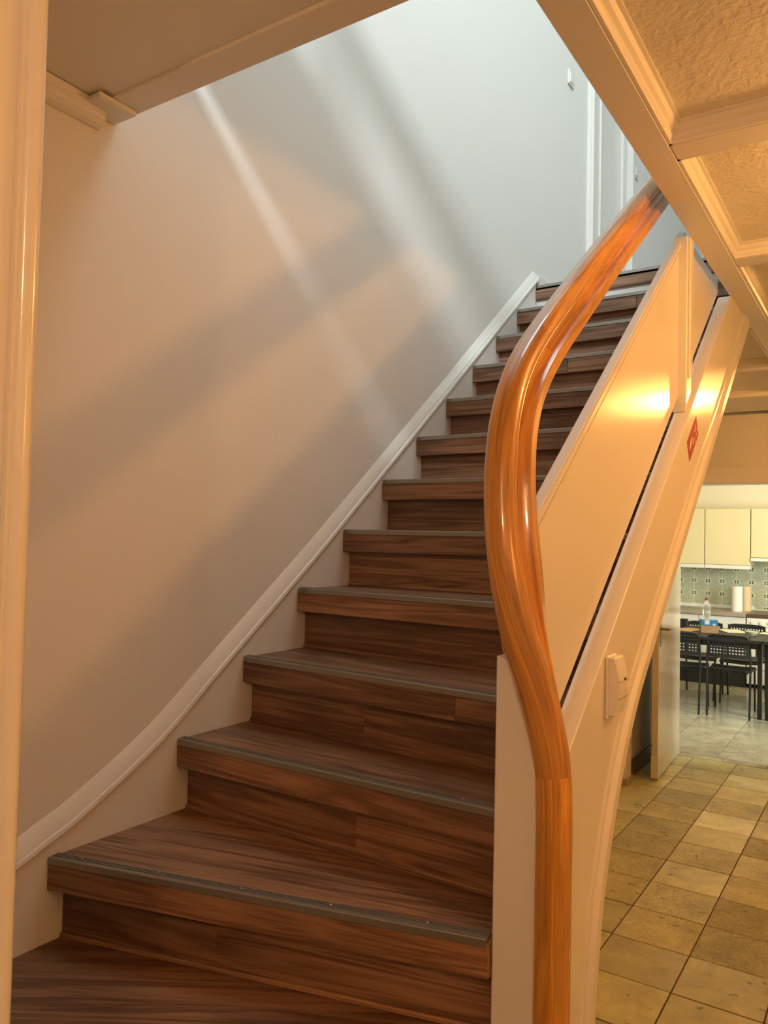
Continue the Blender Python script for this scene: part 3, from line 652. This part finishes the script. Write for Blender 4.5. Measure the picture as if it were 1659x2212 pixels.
for lab, x, y, r, h, mat in (('white paper towel roll standing on the worktop', -0.042, 9.96, 0.060, 0.29, plain('white_paper', (0.84, 0.82, 0.78), 0.8, bump=0.1, bscale=120)),
                            ('cream paper towel roll standing behind the white one', 0.035, 10.10, 0.055, 0.29, plain('cream_paper', (0.72, 0.58, 0.36), 0.8, bump=0.1, bscale=120))):
    t = thing('paper_roll', lab, 'paper roll', (x, y, 0.838))
    lathe('paper', [(0.018, 0), (r, 0), (r, h), (0.018, h), (0.018, 0)], (0, 0, 0), mat, t)
    lathe('core', [(0.014, 0.001), (0.0175, 0.001), (0.0175, h-0.002), (0.014, h-0.002), (0.014, 0.001)], (0, 0, 0), BROWN_TOP, t, n=14)

# dining table(s)
def table(x0, x1, y0, y1, label):
    t = thing('dining_table', label, 'table', ((x0+x1)/2, (y0+y1)/2, 0)); w = (x1-x0)/2; d = (y1-y0)/2
    box('table_top', (-w, w, -d, d, 0.705, 0.735), BLACK_PL, t, bevel=0.003)
    box('apron', (-w+0.04, w-0.04, -d+0.05, d-0.05, 0.65, 0.704), BLACK, t)
    for sx in (-1, 1):
        for sy in (-1, 1):
            cx, cy = sx*(w-0.03), sy*(d-0.13)
            box('leg', (cx-0.019, cx+0.019, cy-0.019, cy+0.019, 0, 0.7045), BLACK, t, bevel=0.002)
table(-0.70, 0.490, 7.90, 8.80, 'black dining table with boxes and bottle on it')
table(0.495, 1.60, 7.895, 8.795, 'second black dining table pushed against the one with the bottle')

# perforated chairs
def chair_mesh_back():
    """perforated back panel: grid of cells, each with an octagonal hole, thin and slightly bowed"""
    nx, nz, cw, ch = 12, 5, 0.0272, 0.030
    v, f = [], []
    x0 = -nx*cw/2; z0 = 0.565
    def add(px, pz, y):
        bow = 0.022*(1-(px/0.19)**2); v.append((px, y-bow, pz)); return len(v)-1
    for y in (0.0, 0.008):
        for i in range(nx):
            for k in range(nz):
                cx, cz = x0+(i+0.5)*cw, z0+0.015+(k+0.5)*ch
                outer = [add(cx+a*cw/2, cz+b*ch/2, y) for a, b in ((1, 0), (1, 1), (0, 1), (-1, 1), (-1, 0), (-1, -1), (0, -1), (1, -1))]
                inner = [add(cx+0.0088*math.cos(q), cz+0.0088*math.sin(q), y) for q in [math.pi/4*m for m in range(8)]]
                for q in range(8): f.append((outer[q], outer[(q+1) % 8], inner[(q+1) % 8], inner[q]))
    # solid rim
    R = []
    for (xa, xb, za, zb) in ((-0.183, 0.183, z0-0.012, z0+0.015), (-0.183, 0.183, z0+0.165, z0+0.192), (-0.183, x0, z0+0.015, z0+0.165), (-x0, 0.183, z0+0.015, z0+0.165)):
        n = 8 if xb-xa > 0.1 else 1
        for i in range(n):
            a, b = xa+(xb-xa)*i/n, xa+(xb-xa)*(i+1)/n
            for y in (0.0, 0.008):
                f.append((add(a, za, y), add(b, za, y), add(b, zb, y), add(a, zb, y)))
            for zc in (za, zb):
                f.append((add(a, zc, 0.0), add(b, zc, 0.0), add(b, zc, 0.008), add(a, zc, 0.008)))
    return v, f
def make_chair():
    t = thing('dining_chair', 'black perforated chair', 'chair', (0, 0, 0))
    # local: back at y=0 facing -y, seat towards +y
    v, f = chair_mesh_back()
    mesh_obj('backrest', v, f, BLACK_PL, t)
    sv, sf = [], []
    n = 9
    for s in range(2):
        for i in range(n):
            q = i/(n-1); y = 0.055+0.36*q; dz = -0.018*math.sin(math.pi*min(1, q*1.1)) - (0.03*((q-0.8)/0.2)**2 if q > 0.8 else 0)
            for x in (-0.185, -0.11, 0, 0.11, 0.185):
                sv.append((x*(1+0.06*q), y, 0.446-0.010*(1-abs(x)/0.185)+dz-0.012*s))
    m_ = 5
    for s in range(2):
        for i in range(n-1):
            for j in range(m_-1):
                a = s*n*m_+i*m_+j; sf.append((a, a+1, a+m_+1, a+m_))
    for i in range(n-1):
        for j in (0, m_-1): a = i*m_+j; sf.append((a, a+m_, a+m_+n*m_, a+n*m_))
    for j in range(m_-1):
        for i in (0, n-1): a = i*m_+j; sf.append((a, a+1, a+1+n*m_, a+n*m_))
    seat = mesh_obj('seat', sv, sf, BLACK_PL, t, smooth=0.7)
    for k in range(9):
        x = -0.15+0.0375*k
        box('seat_rib', (x-0.006, x+0.006, 0.08, 0.36, 0.404, 0.412), BLACK_PL, seat)
    for s in (-1, 1):
        tube('leg', [(s*0.183, -0.015, 0.0), (s*0.187, 0.012, 0.43), (s*0.186, 0.006, 0.58), (s*0.180, 0.000, 0.70), (s*0.172, -0.004, 0.735), (s*0.155, -0.008, 0.753), (s*0.12, -0.012, 0.758)], 0.0095, BLACK, t)
        tube('leg', [(s*0.178, 0.46, 0.0), (s*0.180, 0.40, 0.40), (s*0.180, 0.375, 0.425), (s*0.184, 0.02, 0.425)], 0.0095, BLACK, t)
    tube('back_tube', [(-0.125, -0.012, 0.758), (-0.06, -0.019, 0.759), (0, -0.021, 0.759), (0.06, -0.019, 0.759), (0.125, -0.012, 0.758)], 0.0095, BLACK, t)
    tube('seat_crossbar', [(-0.18, 0.385, 0.422), (0.18, 0.385, 0.422)], 0.009, BLACK, t)
    return t
def copy_tree(o, parent=None):
    c = o.copy(); COL.objects.link(c); c.parent = parent
    for ch in list(o.children): copy_tree(ch, c)
    return c
ch0 = make_chair()
spots = [((0.205, 7.93, 0), 0.03, 'black perforated chair with its whole back showing, at the near side of the table'),
         ((-0.228, 7.90, 0), 0.0, 'black perforated chair half hidden by the kitchen door at the near side of the table'),
         ((0.185, 9.12, 0), math.pi, 'black perforated chair across the table behind the papers and glass dish'),
         ((-0.235, 9.12, 0), math.pi, 'black perforated chair across the table behind the blue tissue box')]
trees = [ch0]+[copy_tree(ch0) for _ in spots[1:]]
for o, (loc, rz, lab) in zip(trees, spots):
    o.location = loc; o.rotation_euler = (0, 0, rz); o['label'] = lab; o['group'] = 'chairs around the dining tables'

# things on the table
GLASS = newmat('clear_plastic')[0]; gb = GLASS.node_tree.nodes['Principled BSDF']; setin(gb, Base_Color=(0.95, 0.97, 0.96, 1), Roughness=0.05, Transmission_Weight=0.92, IOR=1.2)
CARD = plain('brown_cardboard', (0.35, 0.20, 0.10), 0.8, var=0.15); BLUE = plain('blue_carton', (0.02, 0.17, 0.36), 0.4); PAPER = plain('pale_yellow_paper', (0.72, 0.66, 0.42), 0.7); ENV = plain('brown_envelope', (0.55, 0.36, 0.18), 0.7)
GREY_P = plain('pale_grey_print', (0.55, 0.58, 0.60), 0.5)
TT = 0.7352
bt = thing('water_bottle', 'clear plastic water bottle with a red cap on the table', 'bottle', (-0.118, 8.60, TT))
lathe('bottle_body', [(0.002, 0.0), (0.036, 0.0), (0.039, 0.02), (0.039, 0.07), (0.030, 0.095), (0.024, 0.115), (0.030, 0.135), (0.041, 0.16), (0.041, 0.225), (0.034, 0.262), (0.016, 0.290), (0.014, 0.305), (0.002, 0.305)], (0, 0, 0), GLASS, bt)
lathe('bottle_cap', [(0.002, 0.300), (0.017, 0.300), (0.017, 0.322), (0.002, 0.322)], (0, 0, 0), RED, bt, n=14)
bxo = thing('cardboard_box', 'small brown cardboard box under the blue tissue box', 'box', (-0.045, 8.32, TT))
box('box_body', (-0.082, 0.082, -0.06, 0.06, 0.0, 0.066), CARD, bxo, bevel=0.002)
box('lid_flap', (-0.083, 0.083, -0.061, 0.061, 0.058, 0.070), CARD, bxo, bevel=0.002); bxo.rotation_euler = (0, 0, 0.35)
tb = thing('tissue_box', 'blue and white tissue box on top of the cardboard box', 'box', (-0.045, 8.32, TT+0.0705))
box('carton', (-0.078, 0.078, -0.055, 0.055, 0.0, 0.056), BLUE, tb, bevel=0.002)
box('white_patch', (-0.045, 0.0, -0.0565, -0.054, 0.012, 0.054), GREY_P, tb); box('white_patch', (0.03, 0.055, -0.0565, -0.054, 0.004, 0.022), GREY_P, tb); box('opening_strip', (-0.06, 0.06, -0.02, 0.02, 0.055, 0.0575), GREY_P, tb)
tb.rotation_euler = (0, 0, 0.35)
def sheet(nm, label, cat, c, w, d, rz, mat, z, h=0.003):
    t = thing(nm, label, cat, (c[0], c[1], z)); k = 0
    box('top_sheet', (-w/2, w/2, -d/2, d/2, h*0.55, h), mat, t); box('lower_sheets', (-w/2+0.006, w/2-0.003, -d/2+0.004, d/2-0.006, 0, h*0.5), mat, t); t.rotation_euler = (0, 0, rz)
sheet('paper_stack', 'pale yellow papers lying on the table beside the cardboard box', 'papers', (0.13, 8.60), 0.21, 0.30, 0.5, PAPER, TT, 0.006)
sheet('paper_stack', 'pale paper lying on the table beside the glass dish', 'papers', (0.44, 8.62), 0.12, 0.17, -0.2, PAPER, TT, 0.004)
sheet('envelope', 'brown envelope lying flat on the table left of the cardboard box', 'envelope', (-0.26, 8.40), 0.22, 0.31, -0.3, ENV, TT, 0.005)
gd = thing('glass_dish', 'round glass dish with a pale content on the table', 'dish', (0.345, 8.36, TT))
lathe('dish_bowl', [(0.002, 0.0), (0.042, 0.0), (0.062, 0.02), (0.066, 0.045), (0.060, 0.045), (0.054, 0.022), (0.038, 0.006), (0.002, 0.006)], (0, 0, 0), GLASS, gd)
lathe('dish_content', [(0.002, 0.008), (0.036, 0.008), (0.052, 0.024), (0.055, 0.036), (0.002, 0.038)], (0, 0, 0), PAPER, gd)
bk = thing('black_case', 'small black case standing on the table near the kitchen door', 'case', (-0.40, 8.62, TT))
box('case_body', (-0.09, 0.09, -0.05, 0.05, 0.0, 0.085), BLACK_PL, bk, bevel=0.006); box('case_lid', (-0.091, 0.091, -0.051, 0.051, 0.066, 0.09), BLACK, bk, bevel=0.004)
